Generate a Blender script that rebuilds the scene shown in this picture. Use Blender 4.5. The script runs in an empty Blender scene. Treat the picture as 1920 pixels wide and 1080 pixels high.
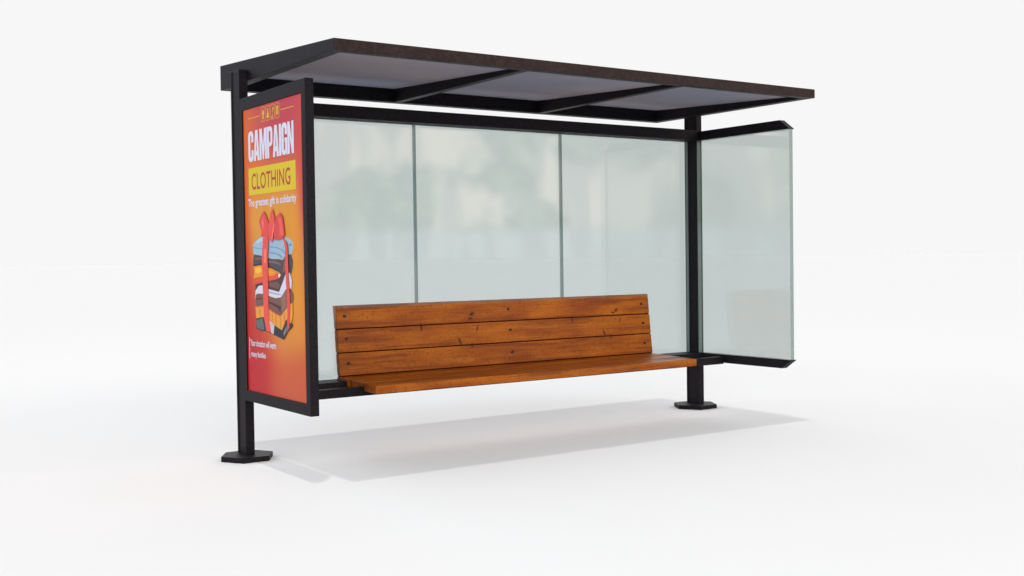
import bpy, bmesh, math, random
from mathutils import Vector, Matrix

S = bpy.context.scene
COL = S.collection

# ------------------------------------------------------------------ camera
YAW, PITCH, ROLL = -0.601113171, -0.0259191766, -0.0138868282
DZ = 0.0097                                    # ground level is z = 0
cam_data = bpy.data.cameras.new('camera')
cam = bpy.data.objects.new('camera', cam_data)
COL.objects.link(cam)
fw = Vector((math.sin(-YAW) * math.cos(PITCH), math.cos(YAW) * math.cos(PITCH), math.sin(PITCH)))
r0 = fw.cross(Vector((0, 0, 1))).normalized()
u0 = r0.cross(fw)
rr = math.cos(ROLL) * r0 + math.sin(ROLL) * u0
uu = -math.sin(ROLL) * r0 + math.cos(ROLL) * u0
M = Matrix((rr, uu, -fw)).transposed().to_4x4()
M.translation = Vector((-2.73098835, -7.06684243, 1.28139402 + DZ))
cam.matrix_world = M
cam_data.sensor_width = 36
cam_data.lens = 2131.84726 / 1920 * 36
cam_data.clip_end = 5000
S.camera = cam

# ------------------------------------------------------------------ view, world, sun
S.view_settings.view_transform = 'Standard'
S.view_settings.look = 'None'
S.view_settings.exposure = 0
S.view_settings.gamma = 1
S.view_settings.use_curve_mapping = False

FRONT_W = 55
REAR_W = 48
BAND = 3.03        # bright sky above the framed strip
ZEN = 0.0         # overhead
FRB = 1.0          # share of it over the far side
SUN = 0.56
W = bpy.data.worlds.new('World')
S.world = W
W.use_nodes = True


class NT:
    """small helper to write node maths"""
    def __init__(s, t):
        s.t = t
        t.nodes.clear()

    def n(s, typ, **kw):
        x = s.t.nodes.new(typ)
        for k, v in kw.items():
            setattr(x, k, v)
        return x

    def put(s, sock, v):
        if isinstance(v, (int, float)):
            sock.default_value = v
        elif isinstance(v, (tuple, list)):
            sock.default_value = tuple(v) + ((1.0,) if len(v) == 3 and len(sock.default_value) == 4 else ())
        else:
            s.t.links.new(v, sock)

    def m(s, op, a, b=0.0, c=0.0, clamp=False):
        x = s.n('ShaderNodeMath', operation=op)
        x.use_clamp = clamp
        s.put(x.inputs[0], a)
        s.put(x.inputs[1], b)
        s.put(x.inputs[2], c)
        return x.outputs[0]

    def ss(s, v, a, b, lo=0.0, hi=1.0):
        x = s.n('ShaderNodeMapRange', interpolation_type='SMOOTHSTEP')
        s.put(x.inputs[0], v)
        for i, q in enumerate((a, b, lo, hi)):
            x.inputs[i + 1].default_value = q
        return x.outputs[0]

    def mix(s, f, a, b, blend='MIX'):
        x = s.n('ShaderNodeMix', data_type='RGBA', blend_type=blend)
        s.put(x.inputs[0], f)
        s.put(x.inputs[6], a)
        s.put(x.inputs[7], b)
        return x.outputs[2]

    def noise(s, vec, scale, detail=2.0, rough=0.5, mp=None):
        if mp:
            q = s.n('ShaderNodeMapping')
            s.put(q.inputs[0], vec)
            q.inputs[3].default_value = mp
            vec = q.outputs[0]
        x = s.n('ShaderNodeTexNoise')
        s.put(x.inputs['Vector'], vec)
        x.inputs['Scale'].default_value = scale
        x.inputs['Detail'].default_value = detail
        x.inputs['Roughness'].default_value = rough
        return x.outputs[0]

    def comb(s, x, y, z):
        q = s.n('ShaderNodeCombineXYZ')
        s.put(q.inputs[0], x)
        s.put(q.inputs[1], y)
        s.put(q.inputs[2], z)
        return q.outputs[0]


w = NT(W.node_tree)
tc = w.n('ShaderNodeTexCoord')
sp = w.n('ShaderNodeSeparateXYZ')
w.put(sp.inputs[0], tc.outputs['Generated'])
dx, dy, dz = sp.outputs
az = w.m('MULTIPLY', w.m('ARCTAN2', dx, dy), 180 / math.pi)          # 0 = +Y, 90 = +X
el = w.m('MULTIPLY', w.m('ARCSINE', dz), 180 / math.pi)
front = w.m('MULTIPLY', w.ss(az, -24, -8), w.ss(az, 100, 118, 1, 0))
# low horizon strip: street side (behind and beside the viewer)
pv = w.comb(w.m('MULTIPLY', az, 0.1), w.m('MULTIPLY', el, 0.1), 0)
n1 = w.noise(pv, 2.1, 3, 0.5)
n2 = w.noise(pv, 5.0, 2, 0.5, (1.6, 0.25, 1))
n3 = w.noise(pv, 7.0, 2, 0.5)
build = w.mix(w.ss(n2, .42, .58), (2.2, 1.72, 1.42), (1.05, .88, .85))
tree = w.mix(w.ss(n3, .4, .6), (.05, .15, .06), (.44, .64, .38))
tm = w.ss(w.m('ADD', n1, w.m('MULTIPLY', el, -0.012)), .39, .51)
street = w.mix(tm, build, tree)
fence = w.mix(w.ss(n2, .45, .55), (1.2, 1.3, 1.4), (.70, .76, .84))
street = w.mix(w.ss(el, 1.0, 1.8, 1, 0), street, fence)
leftc = w.mix(w.ss(n1, .4, .6), (.10, .24, .60), (.16, .32, .70))
leftm = w.m('MULTIPLY', w.ss(az, -38, -32), w.ss(az, -12, -6, 1, 0))
street = w.mix(leftm, street, leftc)
low = w.mix(front, street, (.932, .932, .932))
band = w.mix(front, (BAND * 1.0, BAND, BAND * 1.0), (BAND * FRB, BAND * FRB, BAND * FRB))
band = w.mix(w.m('MULTIPLY', w.ss(az, -130, -110), w.ss(az, -12, -6, 1, 0)), band, (BAND * .92, BAND * .98, BAND * 1.07))
up = w.mix(w.ss(el, 15, 21), low, band)
sky = w.mix(w.ss(el, 32, 42), up, (ZEN, ZEN, ZEN))
bg = w.n('ShaderNodeBackground')
w.put(bg.inputs[0], sky)
bg.inputs[1].default_value = 1.0
wo = w.n('ShaderNodeOutputWorld')
w.put(wo.inputs[0], bg.outputs[0])

sun_d = bpy.data.lights.new('sun', 'SUN')
sun_d.energy = SUN
sun_d.angle = math.radians(0.7)
sun_d.color = (1, .985, .96)
sun = bpy.data.objects.new('sun', sun_d)
COL.objects.link(sun)
sun.rotation_euler = Vector((.17, .195, -2.5)).to_track_quat('-Z', 'Y').to_euler()

# two large soft boxes added to even out the floor in front of and behind the shelter


def softbox(name, loc, aim, size, watts):
    d = bpy.data.lights.new(name, 'AREA')
    d.shape = 'DISK'
    d.size = size
    d.energy = watts
    o = bpy.data.objects.new(name, d)
    COL.objects.link(o)
    o.location = loc
    o.rotation_euler = (Vector(aim) - Vector(loc)).to_track_quat('-Z', 'Y').to_euler()


softbox('front_softbox', (.6, -6.0, 6.2), (1.2, -2.6, 0), 5.0, FRONT_W)
softbox('rear_softbox', (3.2, 4.6, 9.0), (2.9, 1.6, 0), 7.0, REAR_W)

# ------------------------------------------------------------------ render settings
S.render.engine = 'CYCLES'
S.cycles.max_bounces = 8
S.cycles.diffuse_bounces = 4
S.cycles.transparent_max_bounces = 16
S.cycles.use_denoising = True

# ------------------------------------------------------------------ materials


def new_mat(name):
    m = bpy.data.materials.new(name)
    m.use_nodes = True
    t = NT(m.node_tree)
    out = t.n('ShaderNodeOutputMaterial')
    return m, t, out


def principled(t, out, col, rough=.5, spec=.5, metal=0.0, bump=None, bstr=.2, bdist=.001):
    b = t.n('ShaderNodeBsdfPrincipled')
    t.put(b.inputs['Base Color'], col)
    t.put(b.inputs['Roughness'], rough)
    b.inputs['Specular IOR Level'].default_value = spec
    b.inputs['Metallic'].default_value = metal
    if bump is not None:
        q = t.n('ShaderNodeBump')
        q.inputs['Strength'].default_value = bstr
        q.inputs['Distance'].default_value = bdist
        t.put(q.inputs['Height'], bump)
        t.t.links.new(q.outputs[0], b.inputs['Normal'])
    t.t.links.new(b.outputs[0], out.inputs[0])
    return b


def obj_coord(t):
    return t.n('ShaderNodeTexCoord').outputs['Object']


# powder coated dark steel with a fine brownish speckle
mat_steel, t, out = new_mat('dark_powder_coat')
oc = obj_coord(t)
sn = t.noise(oc, 55, 3, .6)
big = t.noise(oc, 3.0, 2, .5)
c = t.mix(t.ss(sn, .40, .66), (.0068, .0060, .0088), (.0170, .0115, .0125))
c = t.mix(t.ss(big, .35, .65, 0, .35), c, (.006, .0066, .0105))
principled(t, out, c, t.ss(sn, .3, .7, .50, .62), .11, bump=sn, bstr=.25, bdist=.0012)

mat_warm_refl, t, out = new_mat('powder_coat_warm_reflection')  # the dark coat with a warm reflection painted into its base colour
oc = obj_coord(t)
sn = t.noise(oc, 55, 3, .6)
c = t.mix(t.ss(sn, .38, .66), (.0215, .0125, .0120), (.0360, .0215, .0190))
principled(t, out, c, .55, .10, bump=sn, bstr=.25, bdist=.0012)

# frosted grey roof sheet
mat_roof, t, out = new_mat('grey_frosted_sheet')
oc = obj_coord(t)
rn = t.noise(oc, 1.1, 2, .5)
c = t.mix(t.ss(rn, .35, .65), (.230, .235, .295), (.290, .258, .285))
principled(t, out, c, .45, .0)

# ground, seamless matt white
mat_ground, t, out = new_mat('white_studio_ground')
d = t.n('ShaderNodeBsdfDiffuse')
GALB = .87
d.inputs[0].default_value = (GALB, GALB, GALB, 1)
t.t.links.new(d.outputs[0], out.inputs[0])


def glass_mat(name, tint, rmul, body, bcol, rough=.03):
    m, t, out = new_mat(name)
    g = t.n('ShaderNodeNewGeometry')
    dp = t.n('ShaderNodeVectorMath', operation='DOT_PRODUCT')
    t.put(dp.inputs[0], g.outputs['Normal'])
    t.put(dp.inputs[1], g.outputs['Incoming'])
    cs = t.m('ABSOLUTE', dp.outputs['Value'])
    f = t.m('POWER', t.m('SUBTRACT', 1.0, cs, clamp=True), 5.0)
    f = t.m('MULTIPLY', t.m('MULTIPLY_ADD', f, .96, .04), rmul, clamp=True)
    tr = t.n('ShaderNodeBsdfTransparent')
    t.put(tr.inputs[0], tint)
    df = t.n('ShaderNodeBsdfDiffuse')
    t.put(df.inputs[0], bcol)
    gl = t.n('ShaderNodeBsdfGlossy')
    gl.inputs['Roughness'].default_value = rough
    mx0 = t.n('ShaderNodeMixShader')
    mx0.inputs[0].default_value = body
    t.t.links.new(tr.outputs[0], mx0.inputs[1])
    t.t.links.new(df.outputs[0], mx0.inputs[2])
    mx = t.n('ShaderNodeMixShader')
    t.put(mx.inputs[0], f)
    t.t.links.new(mx0.outputs[0], mx.inputs[1])
    t.t.links.new(gl.outputs[0], mx.inputs[2])
    t.t.links.new(mx.outputs[0], out.inputs[0])
    return m


mat_glass = glass_mat('clear_tinted_glass', (.796, .830, .822), 1.9, .03, (.35, .62, .56))
mat_gedge = glass_mat('ground_glass_edge', (.60, .70, .68), 1.3, .72, (.235, .295, .270), .08)

# varnished pine
mat_wood, t, out = new_mat('varnished_pine')
oc = obj_coord(t)
rnd = t.n('ShaderNodeAttribute', attribute_name='plank').outputs['Fac']
sepw = t.n('ShaderNodeSeparateXYZ')
t.put(sepw.inputs[0], oc)
ox, oy, oz = sepw.outputs
shift = t.m('MULTIPLY', rnd, 7.3)
vv = t.comb(t.m('ADD', ox, shift), t.m('ADD', oy, shift), oz)
g1 = t.noise(vv, 26, 5, .62, (.055, 1, 1))
g2 = t.noise(vv, 110, 3, .6, (.03, 1, 1))
bl = t.noise(vv, 3.2, 3, .55, (.8, 2.2, 2.2))
fine = t.noise(vv, 60, 4, .6)
c = t.mix(t.ss(bl, .25, .75), (.262, .054, .0014), (.440, .116, .0020))
c = t.mix(t.m('MULTIPLY', t.ss(g1, .50, .62), .62), c, (.155, .030, .0045))
c = t.mix(t.m('MULTIPLY', t.ss(g1, .46, .30), .45), c, (.47, .160, .013))
c = t.mix(t.m('MULTIPLY', t.ss(g2, .52, .66), .42), c, (.13, .028, .005))
c = t.mix(t.m('MULTIPLY', t.ss(fine, .52, .64), .42), c, (.12, .026, .006))
# knots and short splits, each at its own place: x, z, half length x, half length z, lean
for kx, kz, ax, azz, lean in [(1.376, .795, .008, .028, 0), (1.815, .872, .022, .014, .6), (1.800, .838, .020, .008, -.4),
                              (1.855, .765, .006, .024, .35), (1.695, .675, .010, .026, -.4), (1.80, .640, .008, .016, .1),
                              (2.751, .793, .007, .026, 0), (3.206, .850, .016, .014, .6), (3.170, .832, .018, .007, -.4),
                              (3.239, .765, .006, .022, .35), (3.065, .672, .009, .024, -.4), (3.13, .640, .007, .014, .1)]:
    X = t.m('SUBTRACT', ox, kx - 2.045)
    Zz = t.m('SUBTRACT', oz, kz + DZ)
    X = t.m('SUBTRACT', X, t.m('MULTIPLY', Zz, lean))
    wob = t.m('MULTIPLY', t.m('SUBTRACT', fine, .5), .9)
    dd = t.m('ADD', t.m('POWER', t.m('ABSOLUTE', t.m('DIVIDE', X, ax)), 2.0), t.m('POWER', t.m('ABSOLUTE', t.m('DIVIDE', Zz, azz)), 2.0))
    dd = t.m('ADD', dd, wob)
    c = t.mix(t.ss(dd, 3.2, .9, 0, .45), c, (.13, .028, .006))
    c = t.mix(t.ss(dd, 1.0, .3, 0, .85), c, (.030, .010, .006))
principled(t, out, c, t.ss(g1, .3, .7, .34, .48), .18, bump=t.m('ADD', g1, t.m('MULTIPLY', g2, .4)), bstr=.35, bdist=.002)

mat_tongue, t, out = new_mat('dark_joint_wood')
principled(t, out, (.035, .008, .003), .8, .1)
mat_bolt, t, out = new_mat('dark_bolt_steel')
principled(t, out, (.05, .045, .045), .35, .5, .7)
mat_hole, t, out = new_mat('bolt_recess')
principled(t, out, (.004, .002, .002), .8, .1)


def flat_mat(name, srgb, k=1.0):
    m, t, out = new_mat(name)
    lin = tuple(k * ((v / 255 / 12.92) if v / 255 <= .04045 else ((v / 255 + .055) / 1.055) ** 2.4) for v in srgb)
    nz = t.noise(obj_coord(t), 45, 3, .6)
    c = t.mix(t.ss(nz, .3, .7), tuple(v * .975 for v in lin), tuple(min(1, v * 1.02) for v in lin))
    principled(t, out, c, .45, .10)
    return m


PK = .93          # printed ink albedo relative to what it shows in the picture

# poster background: printed orange / crimson gradients
mat_poster, t, out = new_mat('printed_poster_ground')
oc = obj_coord(t)
sq = t.n('ShaderNodeSeparateXYZ')
t.put(sq.inputs[0], oc)
U = t.m('DIVIDE', t.m('SUBTRACT', t.m('MULTIPLY', sq.outputs[1], -1), .04 + .075), .915)      # 0 rear .. 1 front
V = t.m('DIVIDE', t.m('SUBTRACT', sq.outputs[2], .453 + DZ), 1.803)                           # 0 bottom .. 1 top


def lin(srgb, k=None):
    k = PK if k is None else k
    return tuple(min(1, k * (((v / 255 + .055) / 1.055) ** 2.4)) for v in srgb)


def blob(cx, cy, rx, ry, a=1.0):
    X = t.m('DIVIDE', t.m('SUBTRACT', U, cx), rx)
    Y = t.m('DIVIDE', t.m('SUBTRACT', V, cy), ry)
    return t.ss(t.m('ADD', t.m('MULTIPLY', X, X), t.m('MULTIPLY', Y, Y)), 1.0, 0.0, 0.0, a)


c = lin((205, 98, 48))
c = t.mix(blob(.0, .62, .30, .55, .9), c, lin((212, 98, 42)))
c = t.mix(blob(.72, 1.02, .75, .34, 1.0), c, lin((182, 66, 78)))
c = t.mix(blob(1.04, .78, .24, .55, .9), c, lin((196, 72, 68)))
c = t.mix(t.m('MULTIPLY', t.ss(U, .02, .17), t.m('MULTIPLY', t.ss(U, .99, .82), t.m('MULTIPLY', t.ss(V, .86, .60), t.ss(V, .12, .30)))), c, lin((212, 146, 54)))
c = t.mix(blob(.78, .36, .32, .40, .9), c, lin((214, 140, 44)))
c = t.mix(blob(.50, .22, .55, .13, .6), c, lin((206, 128, 62)))
c = t.mix(blob(-.08, .14, .72, .50, .95), c, lin((184, 36, 40)))
c = t.mix(blob(.0, .0, .75, .22, .8), c, lin((180, 34, 46)))
c = t.mix(blob(.85, .02, .55, .20, .9), c, lin((190, 84, 56)))
principled(t, out, c, .45, .10)

# ------------------------------------------------------------------ building helpers
CX, CY = 2.045, .075                     # the shelter's own origin, between its two posts


class MB:
    """collects faces (world coordinates, z measured as in the survey) and links one mesh"""

    def __init__(s):
        s.v, s.f, s.mi, s.at = [], [], [], []

    def poly(s, pts, mi=0, a=0.0):
        k = len(s.v)
        s.v += [tuple(p) for p in pts]
        s.f.append(tuple(range(k, k + len(pts))))
        s.mi.append(mi)
        s.at.append(a)

    def hexa(s, p, mi=0, a=0.0, fm=None):
        """p: eight corners, bottom ring 0-3 (x0y0,x1y0,x1y1,x0y1) then top ring"""
        k = len(s.v)
        s.v += [tuple(q) for q in p]
        for j, q in enumerate([(0, 3, 2, 1), (4, 5, 6, 7), (0, 1, 5, 4), (1, 2, 6, 5), (2, 3, 7, 6), (3, 0, 4, 7)]):
            s.f.append(tuple(k + i for i in q))
            s.mi.append(fm[j] if fm else mi)
            s.at.append(a)

    def box(s, x0, x1, y0, y1, z0, z1, mi=0, a=0.0, fm=None):
        s.hexa([(x0, y0, z0), (x1, y0, z0), (x1, y1, z0), (x0, y1, z0), (x0, y0, z1), (x1, y0, z1), (x1, y1, z1), (x0, y1, z1)], mi, a, fm)

    def prism(s, ring, z0, z1, mi=0):
        n = len(ring)
        k = len(s.v)
        s.v += [(x, y, z0) for x, y in ring] + [(x, y, z1) for x, y in ring]
        s.f.append(tuple(k + i for i in reversed(range(n))))
        s.f.append(tuple(k + n + i for i in range(n)))
        s.mi += [mi, mi]
        s.at += [0, 0]
        for i in range(n):
            j = (i + 1) % n
            s.f.append((k + i, k + j, k + n + j, k + n + i))
            s.mi.append(mi)
            s.at.append(0)

    def build(s, name, mats, parent, bevel=0.0, seg=2, label=None):
        me = bpy.data.meshes.new(name)
        me.from_pydata([(x - CX, y - CY, z + DZ) for x, y, z in s.v], [], s.f)
        for m in (mats if isinstance(mats, (list, tuple)) else [mats]):
            me.materials.append(m)
        me.polygons.foreach_set('material_index', s.mi)
        at = me.attributes.new('plank', 'FLOAT', 'FACE')
        at.data.foreach_set('value', s.at)
        me.update()
        o = bpy.data.objects.new(name, me)
        COL.objects.link(o)
        o.parent = parent
        if label:
            o['label'] = label
        if bevel:
            b = o.modifiers.new('bevel', 'BEVEL')
            b.width = bevel
            b.segments = seg
            b.limit_method = 'ANGLE'
            b.angle_limit = math.radians(40)
        return o


# ------------------------------------------------------------------ the ground
gm = bpy.data.meshes.new('ground')
N, RG = 96, 3000.0
gm.from_pydata([(RG * math.cos(2 * math.pi * i / N), RG * math.sin(2 * math.pi * i / N), 0) for i in range(N)], [], [tuple(range(N))])
gm.materials.append(mat_ground)
ground = bpy.data.objects.new('ground', gm)
COL.objects.link(ground)
ground['kind'] = 'structure'

# ------------------------------------------------------------------ the shelter
shelter = bpy.data.objects.new('bus_shelter', None)
COL.objects.link(shelter)
shelter.location = (CX, CY, 0)
shelter.empty_display_size = .3
shelter['label'] = 'dark steel and glass bus shelter with orange poster and wooden bench on white ground'
shelter['category'] = 'bus shelter'

L, PW, PD = 4.03, .059, .150
BASE_T, BASE_B = .0245, -DZ


def post(x0, top, hexc, hr, label):
    b = MB()
    fl, wb = .018, .006                    # flange thickness, recess of the web
    x1 = x0 + PW
    ring = [(x0, 0), (x1, 0), (x1, fl), (x1 - wb, fl), (x1 - wb, PD - fl), (x1, PD - fl), (x1, PD), (x0, PD),
            (x0, PD - fl), (x0 + wb, PD - fl), (x0 + wb, fl), (x0, fl)]
    b.prism(ring, BASE_T, top)
    p = b.build('post', mat_steel, shelter, .0015, 1, label)
    h = MB()
    cx, cy = hexc
    h.prism([(cx + hr * math.cos(math.radians(a)), cy + hr * math.sin(math.radians(a))) for a in range(0, 360, 60)], BASE_B, BASE_T)
    h.build('base_plate', mat_steel, p, .002, 2)
    return p


post(0, 2.528, (.026, .050), .178, 'steel post beside the orange poster')
post(L, 2.47, (4.020, .036), .188, 'steel post in the far glazed corner')

# ---- roof: wedge frame, recessed sheets, two rafters
RY0, RY1 = -1.278, .496
ZB = 2.457
zt = lambda y: 2.5226 + (y - RY0) / (RY1 - RY0) * (2.6246 - 2.5226)
zu = lambda y: 2.483 + (y + 1.115) * .0462            # underside of the sheets
RX0, RX1 = PW + .001, L - .001
RW = .070


def wedge(b, x0, x1, y0, y1, z0=None, top=None):
    top = top or zt
    a, d = (ZB, ZB) if z0 is None else (z0(y0), z0(y1))
    b.hexa([(x0, y0, a), (x1, y0, a), (x1, y1, d), (x0, y1, d), (x0, y0, top(y0)), (x1, y0, top(y0)), (x1, y1, top(y1)), (x0, y1, top(y1))])


b = MB()
# one closed ring of four mitred members
xo, yo = (RX0, RX1), (RY0, RY1)
xi, yi = (RX0 + RW, RX1 - RW), (RY0 + RW, RY1 - RW)
oc4 = [(xo[0], yo[0]), (xo[1], yo[0]), (xo[1], yo[1]), (xo[0], yo[1])]
ic4 = [(xi[0], yi[0]), (xi[1], yi[0]), (xi[1], yi[1]), (xi[0], yi[1])]
vs = [(x, y, ZB) for x, y in oc4] + [(x, y, ZB) for x, y in ic4] + [(x, y, zt(y)) for x, y in oc4] + [(x, y, zt(y)) for x, y in ic4]
b.v = vs
for i in range(4):
    j = (i + 1) % 4
    for f in ((i, i + 4, j + 4, j), (i + 8, j + 8, j + 12, i + 12), (i, j, j + 8, i + 8), (i + 4, i + 12, j + 12, j + 4)):
        b.f.append(f)
        b.mi.append(0)
        b.at.append(0)
b.mi[2] = 1  # outer front face of the fascia carries the painted warm reflection
roof = b.build('roof', [mat_steel, mat_warm_refl], shelter, .002, 2)
RIB = [(1.371, 1.431), (2.690, 2.750)]
for x0, x1 in RIB:
    b = MB()
    wedge(b, x0, x1, yi[0] + .001, yi[1] - .001, top=lambda y: zt(y) - .004)
    b.build('rafter', mat_steel, roof, .0015, 1)
for x0, x1 in ((xi[0], RIB[0][0]), (RIB[0][1], RIB[1][0]), (RIB[1][1], xi[1])):
    b = MB()
    wedge(b, x0 + .001, x1 - .001, yi[0] + .001, yi[1] - .001, z0=zu, top=lambda y: zu(y) + .008)
    b.build('roof_panel', mat_roof, roof)

# ---- rails
b = MB()
b.box(PW + .001, L - .001, -.029, .121, 2.254, 2.340)
b.build('upper_rail', mat_steel, shelter, .002, 2)
b = MB()
b.box(PW + .001, L - .001, -.045, .149, .384, .4585)
b.build('lower_rail', mat_steel, shelter, .002, 2)


def side_rail(z0, z1, yb, yt, label):
    b = MB()
    x0, x1 = L, L + PW
    b.hexa([(x0, yb, z0), (x1, yb, z0), (x1, -.001, z0), (x0, -.001, z0), (x0, yt, z1), (x1, yt, z1), (x1, -.001, z1), (x0, -.001, z1)])
    b.build('side_rail', mat_steel, shelter, .0015, 2, label)


side_rail(2.254, 2.331, -1.024, -.922, 'upper side rail with slanted end')
side_rail(.392, .4625, -.927, -1.030, 'lower side rail with slanted end')
b = MB()
b.box(.0565, L - .001, -.296, -.238, .384, .443)
b.build('bench_beam', mat_steel, shelter, .0015, 2)

# ---- glass
GY0, GY1 = .108, .138
GF = [1, 1, 0, 1, 0, 1]
for x0, x1 in ((PW + .002, 1.352), (1.364, 2.672), (2.684, L - .002)):
    b = MB()
    b.box(x0, x1, GY0, GY1, .4585, 2.2535, fm=GF)
    b.build('glass_pane', [mat_glass, mat_gedge], shelter, label='rear glass pane')
b = MB()
b.box(L + .001, L + .040, -1.020, -.002, .463, 2.2535, fm=[1, 1, 1, 0, 1, 0])
b.build('glass_pane', [mat_glass, mat_gedge], shelter, label='glass pane of the far end wall')

# ---- bench: three seat planks and three backrest planks
BX0, BX1 = .707, 3.562
zs = lambda y: .4635 + (y + .467) * .031
b = MB()
for k, (y0, y1) in enumerate(((-.467, -.3035), (-.2875, -.1125), (-.096, .103))):
    nseg = 1
    b.hexa([(BX0, y0, zs(y0) - .053), (BX1, y0, zs(y0) - .053), (BX1, y1, zs(y1) - .053), (BX0, y1, zs(y1) - .053),
            (BX0, y0, zs(y0)), (BX1, y0, zs(y0)), (BX1, y1, zs(y1)), (BX0, y1, zs(y1))], a=.13 + .21 * k)
for y0, y1 in ((-.3045, -.3000), (-.113, -.0955)):       # recessed tongues that close the joints
    y1 = y1 if y1 > -.2 else -.2865
    b.hexa([(BX0 + .002, y0, zs(y0) - .045), (BX1 - .002, y0, zs(y0) - .045), (BX1 - .002, y1, zs(y1) - .045), (BX0 + .002, y1, zs(y1) - .045),
            (BX0 + .002, y0, zs(y0) - .0015), (BX1 - .002, y0, zs(y0) - .0015), (BX1 - .002, y1, zs(y1) - .0015), (BX0 + .002, y1, zs(y1) - .0015)], mi=1)
b.build('bench_seat', [mat_wood, mat_tongue], shelter, .004, 2)
yb = lambda z: .055 + .114 * (z - .488)
b = MB()
TH = .046
for k, (z0, z1) in enumerate(((.488, .6405), (.6475, .8035), (.811, .9725))):
    b.hexa([(BX0, yb(z0), z0), (BX1, yb(z0), z0), (BX1, yb(z0) + TH, z0), (BX0, yb(z0) + TH, z0),
            (BX0, yb(z1), z1), (BX1, yb(z1), z1), (BX1, yb(z1) + TH, z1 - .002), (BX0, yb(z1) + TH, z1 - .002)], a=.77 + .19 * k)
for z0, z1 in ((.478, .489), (.6395, .6485), (.8025, .812)):
    b.hexa([(BX0 + .002, yb(z0) + .007, z0), (BX1 - .002, yb(z0) + .007, z0), (BX1 - .002, yb(z0) + TH - .006, z0), (BX0 + .002, yb(z0) + TH - .006, z0),
            (BX0 + .002, yb(z1) + .007, z1), (BX1 - .002, yb(z1) + .007, z1), (BX1 - .002, yb(z1) + TH - .006, z1), (BX0 + .002, yb(z1) + TH - .006, z1)], mi=1)
back = b.build('bench_backrest', [mat_wood, mat_tongue], shelter, .004, 2)
for bx, bz in ((.771, .895), (.775, .736), (.777, .567), (2.147, .895), (2.153, .736), (2.157, .567), (3.481, .889), (3.485, .732), (3.484, .565)):
    b = MB()
    for r, d0, d1, mi in ((.0125, -.0006, .004, 1), (.0085, -.0035, .002, 0)):
        n = 14
        k = len(b.v)
        b.v += [(bx + (.0025 if mi == 0 else 0) + r * math.cos(2 * math.pi * i / n), yb(bz) + d, bz + r * math.sin(2 * math.pi * i / n)) for d in (d0, d1) for i in range(n)]
        b.f.append(tuple(k + i for i in range(n)))
        b.mi.append(mi)
        b.at.append(0)
        for i in range(n):
            j = (i + 1) % n
            b.f.append((k + i, k + n + i, k + n + j, k + j))
            b.mi.append(mi)
            b.at.append(0)
    b.build('bolt', [mat_bolt, mat_hole], back)

# ---- advertising panel
AX0, AX1 = 0.0, .0545
AY0, AY1, AZ0, AZ1 = -1.0145, -.001, .384, 2.334
OY0, OY1, OZ0, OZ1 = -.958, -.038, .452, 2.2565
b = MB()
oc4 = [(AY0, AZ0), (AY1, AZ0), (AY1, AZ1), (AY0, AZ1)]
ic4 = [(OY0, OZ0), (OY1, OZ0), (OY1, OZ1), (OY0, OZ1)]
b.v = [(AX0, y, z) for y, z in oc4] + [(AX0, y, z) for y, z in ic4] + [(AX0 + .011, y, z) for y, z in ic4] + [(AX1, y, z) for y, z in oc4]
for i in range(4):
    j = (i + 1) % 4
    for f in ((i, i + 4, j + 4, j), (i + 4, i + 8, j + 8, j + 4), (i, j, j + 12, i + 12)):
        b.f.append(f)
        b.mi.append(0)
        b.at.append(0)
b.f += [(8, 11, 10, 9), (12, 13, 14, 15)]
b.mi += [0, 0]
b.at += [0, 0]
panel = b.build('advertising_panel', mat_steel, shelter, .0012, 1)

# ---- the poster and what is printed on it (u = metres from the post towards the street, v = height)
PX = .0095
P = MB()
pm = [mat_poster]


def ink(col, k=PK):
    n = 'ink_%d_%d_%d' % tuple(col)
    for i, m in enumerate(pm):
        if m.name == n:
            return i
    pm.append(flat_mat(n, col, k))
    return len(pm) - 1


def pp(pts, mi, lay):
    P.poly([(PX - .00035 * lay, -u, v) for u, v in pts], mi)


pp([(-OY1 - .001, OZ0 + .001), (-OY0 + .001, OZ0 + .001), (-OY0 + .001, OZ1 - .001), (-OY1 - .001, OZ1 - .001)], 0, 0)
WHITE, YEL, RED, GOLD = ink((206, 212, 230)), ink((208, 186, 40)), ink((176, 66, 62)), ink((205, 160, 52))


def rect(u0, u1, v0, v1, mi, lay=1):
    pp([(u0, v0), (u1, v0), (u1, v1), (u0, v1)], mi, lay)


rect(.112, .845, 1.707, 1.8775, YEL)
rect(.121, .313, 2.190, 2.196, GOLD)
rect(.640, .834, 2.190, 2.196, GOLD)
rect(.0690, .0755, .662, .797, WHITE)


# heavy condensed headline, letter by letter
def arc(cx, cy, rx, ry, a0, a1, n=7):
    return [(cx + rx * math.cos(math.radians(a0 + (a1 - a0) * i / n)), cy + ry * math.sin(math.radians(a0 + (a1 - a0) * i / n))) for i in range(n + 1)]


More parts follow.
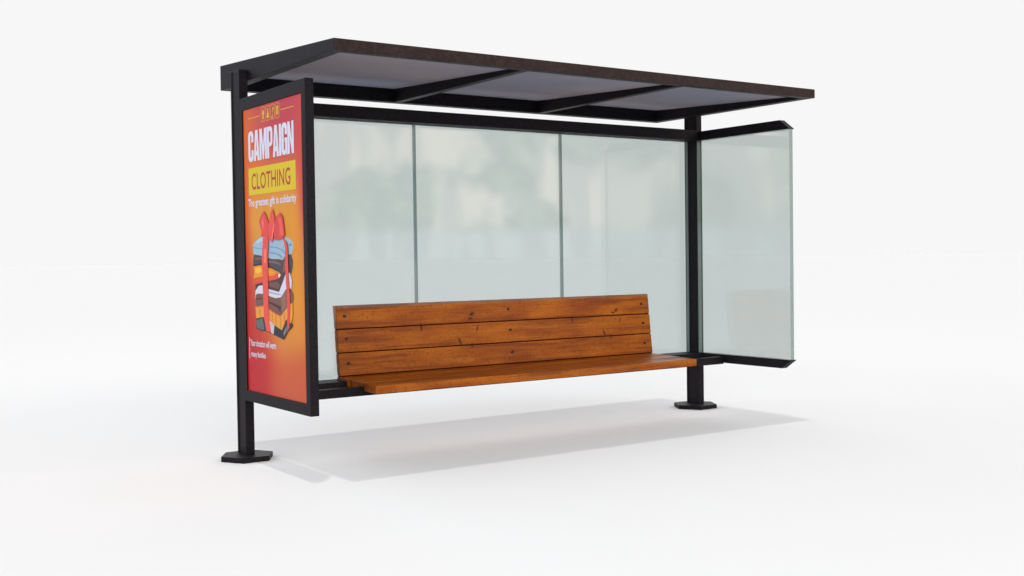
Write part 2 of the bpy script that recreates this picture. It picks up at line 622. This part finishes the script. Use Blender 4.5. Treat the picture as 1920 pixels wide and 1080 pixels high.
c_out = arc(.5, .84, .5, .17, 0, 180) + arc(.5, .16, .5, .17, 180, 360)
c_in = arc(.5, .19, .115, .05, 0, -180) + arc(.5, .81, .115, .05, 180, 0)
LET = {
    'C': (1.0, [[(1, .63)] + c_out + [(1, .37), (.615, .37)] + c_in + [(.615, .63)]]),
    'G': (1.0, [[(1, .63)] + c_out[:8] + c_out[8:12] + [(.62, 0), (.70, .08), (.80, 0), (1, 0), (1, .53), (.53, .53), (.53, .41), (.615, .41), (.615, .19)] + c_in[1:] + [(.615, .63)]]),
    'A': (1.06, [[(0, 0), (.31, 1), (.53, 1), (.53, .76), (.44, .32), (.53, .32), (.53, .17), (.40, .17), (.37, 0)],
                 [(1.06, 0), (.69, 0), (.66, .17), (.53, .17), (.53, .32), (.62, .32), (.53, .76), (.53, 1), (.75, 1)]]),
    'M': (1.36, [[(0, 0), (0, 1), (.47, 1), (.68, .44), (.89, 1), (1.36, 1), (1.36, 0), (1.02, 0), (1.02, .62), (.79, 0), (.57, 0), (.34, .62), (.34, 0)]]),
    'P': (1.0, [[(0, 0), (0, 1), (.36, 1), (.36, 0)], [(.36, 1)] + arc(.62, .83, .38, .17, 90, 0) + arc(.62, .54, .38, .17, 0, -90) + [(.36, .37), (.36, .50), (.60, .50), (.65, .56), (.65, .80), (.60, .86), (.36, .86)]]),
    'I': (.38, [[(0, 0), (0, 1), (.38, 1), (.38, 0)]]),
    'N': (1.04, [[(0, 0), (0, 1), (.36, 1), (.70, .42), (.70, 1), (1.04, 1), (1.04, 0), (.70, 0), (.34, .58), (.34, 0)]]),
}
word = 'CAMPAIGN'
gap = .05
tw = sum(LET[ch][0] for ch in word) + gap * (len(word) - 1)
sx = (.826 - .117) / tw
ux = .117
for ch in word:
    wd, polys = LET[ch]
    for pl in polys:
        pp([(ux + x * sx, 1.919 + y * .192) for x, y in pl], WHITE, 1)
    ux += (wd + gap) * sx


def text(body, u0, u1, v0, cap, mi, bold=0.0, space=1.0, lay=2, ref='H'):
    """builtin font, fitted exactly between u0 and u1 with capitals `cap` high"""
    def mesh_of(s, off):
        cu = bpy.data.curves.new('tmp', 'FONT')
        cu.body = s
        cu.offset = off
        cu.space_character = space
        cu.resolution_u = 3
        o = bpy.data.objects.new('tmp', cu)
        me = bpy.data.meshes.new_from_object(o)
        v = [q.co.copy() for q in me.vertices]
        f = [tuple(p.vertices) for p in me.polygons]
        bpy.data.meshes.remove(me)
        bpy.data.objects.remove(o)
        bpy.data.curves.remove(cu)
        return v, f
    hv, _ = mesh_of(ref, 0)
    hh = max(q.y for q in hv)
    v, f = mesh_of(body, bold)
    x0, x1 = min(q.x for q in v), max(q.x for q in v)
    k = len(P.v)
    P.v += [(PX - .00035 * lay, -(u0 + (q.x - x0) / (x1 - x0) * (u1 - u0)), v0 + q.y / hh * cap) for q in v]
    for q in f:
        P.f.append(tuple(k + i for i in q))
        P.mi.append(mi)
        P.at.append(0)


text('CLOTHING', .160, .768, 1.741, .098, RED, .012, 1.06)
text('The greatest gift is solidarity', .096, .850, 1.636, .046, WHITE, .017, .98)
text('Your donation will warm', .088, .507, .746, .040, WHITE, .015, .98)
text('many families', .099, .338, .678, .034, WHITE, .015, .98)


# four small care icons in rounded frames
def ring(u0, u1, v0, v1, r, th, mi):
    def rr(d):
        q = []
        for cx, cy, a in ((u1 - r, v1 - r, 0), (u0 + r, v1 - r, 90), (u0 + r, v0 + r, 180), (u1 - r, v0 + r, 270)):
            q += arc(cx, cy, r - d, r - d, a, a + 90, 4)
        return q
    a, bb = rr(0), rr(th)
    for i in range(len(a)):
        j = (i + 1) % len(a)
        pp([a[i], a[j], bb[j], bb[i]], mi, 1)


for i in range(4):
    u0 = .337 + i * .0735
    u1, v0, v1 = u0 + .066, 2.150, 2.243
    ring(u0, u1, v0, v1, .016, .0045, GOLD)
    cu, cv = (u0 + u1) / 2, (v0 + v1) / 2
    LG = ink((206, 190, 48))
    if i == 0:       # shirt
        pp([(cu - .009, cv - .030), (cu + .009, cv - .030), (cu + .009, cv + .004), (cu + .019, cv + .002), (cu + .010, cv + .022),
            (cu + .003, cv + .026), (cu - .003, cv + .026), (cu - .010, cv + .022), (cu - .019, cv + .002), (cu - .009, cv + .004)], LG, 1)
    elif i == 1:     # dress
        pp([(cu - .019, cv - .026), (cu, cv - .031), (cu + .019, cv - .026), (cu + .006, cv + .006), (cu + .006, cv + .028), (cu - .006, cv + .028), (cu - .006, cv + .006)], LG, 1)
    elif i == 2:     # scarf
        cl = [(cu - .016, cv - .028), (cu - .006, cv - .027), (cu, cv - .014), (cu - .001, cv + .006), (cu + .006, cv + .024), (cu + .017, cv + .028)]
        pp([(x, y) for x, y in cl] + [(x + .004, y - .012) for x, y in reversed(cl[1:])] + [(cu - .014, cv - .036)], LG, 1)
    else:            # pair of boots
        for q in (-.010, .010):
            pp([(cu + q - .006, cv - .026), (cu + q + .007, cv - .026), (cu + q + .005, cv + .002), (cu + q + .0075, cv + .026), (cu + q - .0075, cv + .026), (cu + q - .005, cv + .002)], LG, 1)

# the wrapped pile of folded clothes
SHAPES=[
((150,180,200),[(0.161,1.394),(0.199,1.41),(0.282,1.436),(0.34,1.441),(0.439,1.43),(0.549,1.414),(0.657,1.425),(0.71,1.426),(0.762,1.409),(0.789,1.393),(0.785,1.356),(0.768,1.328),(0.718,1.32),(0.665,1.305),(0.635,1.292),(0.57,1.3),(0.474,1.298),(0.418,1.307),(0.333,1.313),(0.29,1.322),(0.203,1.327),(0.166,1.334),(0.167,1.354)]),
((175,200,215),[(0.207,1.407),(0.281,1.431),(0.339,1.436),(0.339,1.418),(0.28,1.408),(0.221,1.398)]),
((115,148,172),[(0.168,1.38),(0.234,1.371),(0.336,1.369),(0.336,1.363),(0.227,1.365),(0.168,1.372)]),
((115,148,172),[(0.429,1.379),(0.547,1.371),(0.634,1.356),(0.679,1.329),(0.671,1.323),(0.62,1.351),(0.546,1.364),(0.429,1.371)]),
((110,140,165),[(0.423,1.342),(0.531,1.336),(0.599,1.323),(0.631,1.305),(0.622,1.302),(0.585,1.316),(0.524,1.329),(0.423,1.335)]),
((95,125,150),[(0.734,1.384),(0.761,1.388),(0.771,1.378),(0.747,1.374)]),
((80,70,75),[(0.18,1.329),(0.29,1.322),(0.333,1.313),(0.474,1.298),(0.57,1.297),(0.635,1.29),(0.679,1.321),(0.758,1.325),(0.785,1.288),(0.78,1.251),(0.766,1.22),(0.739,1.193),(0.686,1.193),(0.646,1.198),(0.606,1.203),(0.553,1.225),(0.471,1.241),(0.415,1.249),(0.316,1.263),(0.258,1.263),(0.162,1.255),(0.163,1.292)]),
((115,95,98),[(0.194,1.309),(0.319,1.308),(0.318,1.299),(0.201,1.295)]),
((118,98,100),[(0.418,1.29),(0.529,1.284),(0.609,1.268),(0.596,1.26),(0.514,1.272),(0.417,1.277)]),
((48,42,50),[(0.162,1.264),(0.288,1.273),(0.331,1.27),(0.472,1.249),(0.567,1.225),(0.553,1.222),(0.471,1.24),(0.316,1.262),(0.258,1.262),(0.162,1.255)]),
((128,88,76),[(0.65,1.283),(0.691,1.294),(0.686,1.198),(0.627,1.203)]),
((228,150,48),[(0.176,1.252),(0.287,1.26),(0.33,1.252),(0.429,1.238),(0.525,1.216),(0.538,1.203),(0.469,1.197),(0.327,1.191),(0.269,1.189),(0.165,1.176),(0.182,1.218)]),
((240,180,60),[(0.206,1.244),(0.287,1.249),(0.307,1.224),(0.241,1.207),(0.197,1.218)]),
((225,82,62),[(0.164,1.162),(0.312,1.188),(0.483,1.197),(0.553,1.213),(0.565,1.192),(0.592,1.176),(0.481,1.165),(0.282,1.154),(0.171,1.142),(0.161,1.165)]),
((235,232,235),[(0.566,1.208),(0.593,1.206),(0.599,1.19),(0.571,1.181)]),
((84,58,56),[(0.193,1.139),(0.325,1.155),(0.425,1.163),(0.564,1.179),(0.647,1.219),(0.701,1.23),(0.696,1.118),(0.587,1.079),(0.422,1.103),(0.309,1.124),(0.198,1.106)]),
((110,82,78),[(0.418,1.153),(0.55,1.16),(0.59,1.138),(0.561,1.116),(0.417,1.131)]),
((205,207,224),[(0.198,1.1),(0.251,1.132),(0.324,1.135),(0.423,1.112),(0.574,1.098),(0.645,1.171),(0.687,1.219),(0.74,1.214),(0.77,1.172),(0.761,1.119),(0.696,1.129),(0.655,1.094),(0.6,1.066),(0.518,1.059),(0.421,1.07),(0.322,1.082),(0.219,1.083),(0.188,1.046)]),
((150,152,172),[(0.415,1.098),(0.519,1.09),(0.601,1.085),(0.592,1.079),(0.512,1.083),(0.415,1.091)]),
((118,82,72),[(0.197,1.072),(0.278,1.083),(0.421,1.069),(0.518,1.058),(0.6,1.064),(0.682,1.118),(0.748,1.119),(0.785,1.083),(0.777,1.043),(0.744,1.029),(0.69,1.006),(0.594,0.955),(0.513,0.969),(0.417,0.993),(0.318,1.01),(0.193,1.001)]),
((78,52,50),[(0.196,1.052),(0.32,1.056),(0.32,1.049),(0.203,1.042)]),
((70,48,46),[(0.419,1.037),(0.516,1.023),(0.597,1.009),(0.597,0.998),(0.582,0.974),(0.563,0.997),(0.501,1.011),(0.419,1.026)]),
((142,102,90),[(0.599,1.058),(0.675,1.107),(0.691,1.012),(0.615,0.972),(0.611,1.02)]),
((226,150,62),[(0.193,1.001),(0.318,1.007),(0.417,0.993),(0.513,0.969),(0.594,0.952),(0.69,1.004),(0.744,1.034),(0.776,1.03),(0.773,0.95),(0.739,0.912),(0.687,0.937),(0.61,0.867),(0.509,0.889),(0.413,0.921),(0.314,0.937),(0.204,0.925)]),
((205,90,60),[(0.193,1.001),(0.318,1.01),(0.417,0.993),(0.513,0.969),(0.594,0.954),(0.587,0.948),(0.506,0.962),(0.409,0.986),(0.318,1.003),(0.193,0.994)]),
((205,128,50),[(0.58,0.944),(0.597,0.944),(0.604,0.872),(0.588,0.876)]),
((205,128,50),[(0.513,0.958),(0.526,0.955),(0.53,0.89),(0.516,0.892)]),
((205,128,50),[(0.458,0.97),(0.469,0.967),(0.472,0.91),(0.461,0.913)]),
((205,128,50),[(0.259,0.994),(0.271,0.995),(0.271,0.936),(0.259,0.934)]),
((205,128,50),[(0.649,0.968),(0.662,0.973),(0.657,0.92),(0.643,0.911)]),
((46,52,60),[(0.204,0.922),(0.314,0.937),(0.413,0.921),(0.509,0.889),(0.61,0.864),(0.674,0.931),(0.699,0.911),(0.739,0.915),(0.771,0.913),(0.764,0.892),(0.697,0.862),(0.635,0.811),(0.465,0.836),(0.367,0.85),(0.281,0.849),(0.208,0.86)]),
((92,104,104),[(0.208,0.914),(0.314,0.93),(0.339,0.857),(0.267,0.857),(0.216,0.866)]),
((196,186,190),[(0.42,0.919),(0.499,0.894),(0.482,0.836),(0.445,0.843)]),
((120,128,132),[(0.637,0.854),(0.685,0.897),(0.684,0.867),(0.642,0.83)]),
((222,84,74),[(0.339,1.432),(0.431,1.427),(0.411,1.307),(0.411,1.153),(0.414,1.153),(0.411,1.021),(0.42,0.922),(0.445,0.846),(0.367,0.853),(0.336,0.935),(0.328,1.074),(0.322,1.152),(0.318,1.163),(0.321,1.308)]),
((240,120,95),[(0.357,1.363),(0.393,1.362),(0.386,1.274),(0.353,1.274)]),
((220,80,70),[(0.631,1.428),(0.696,1.405),(0.721,1.378),(0.726,1.251),(0.73,1.156),(0.734,1.156),(0.741,1.029),(0.724,0.89),(0.69,0.857),(0.702,0.975),(0.695,1.108),(0.687,1.155),(0.682,1.251),(0.684,1.358),(0.669,1.401)]),
((205,70,74),[(0.618,1.579),(0.656,1.55),(0.685,1.443),(0.657,1.422),(0.603,1.413),(0.521,1.415),(0.518,1.496),(0.555,1.554)]),
((225,95,82),[(0.583,1.559),(0.636,1.54),(0.665,1.443),(0.604,1.434),(0.608,1.509)]),
((215,74,74),[(0.362,1.6),(0.403,1.565),(0.443,1.515),(0.434,1.482),(0.446,1.438),(0.431,1.422),(0.34,1.441),(0.311,1.441),(0.327,1.469),(0.286,1.531),(0.31,1.564)]),
((232,112,90),[(0.327,1.53),(0.353,1.567),(0.365,1.517),(0.349,1.474)]),
((190,60,64),[(0.442,1.504),(0.45,1.438),(0.438,1.416),(0.425,1.438)]),
((222,84,76),[(0.503,1.61),(0.535,1.55),(0.533,1.506),(0.493,1.399),(0.452,1.416),(0.437,1.449),(0.442,1.509),(0.467,1.574)]),
((240,125,100),[(0.529,1.523),(0.535,1.506),(0.494,1.415),(0.483,1.421),(0.504,1.48)])]

for i, (col, pts) in enumerate(SHAPES):
    pp(pts, ink(col), 1 + i * .5)
P.build('poster', pm, panel, label='orange poster reading CAMPAIGN CLOTHING with a ribboned pile of folded clothes')
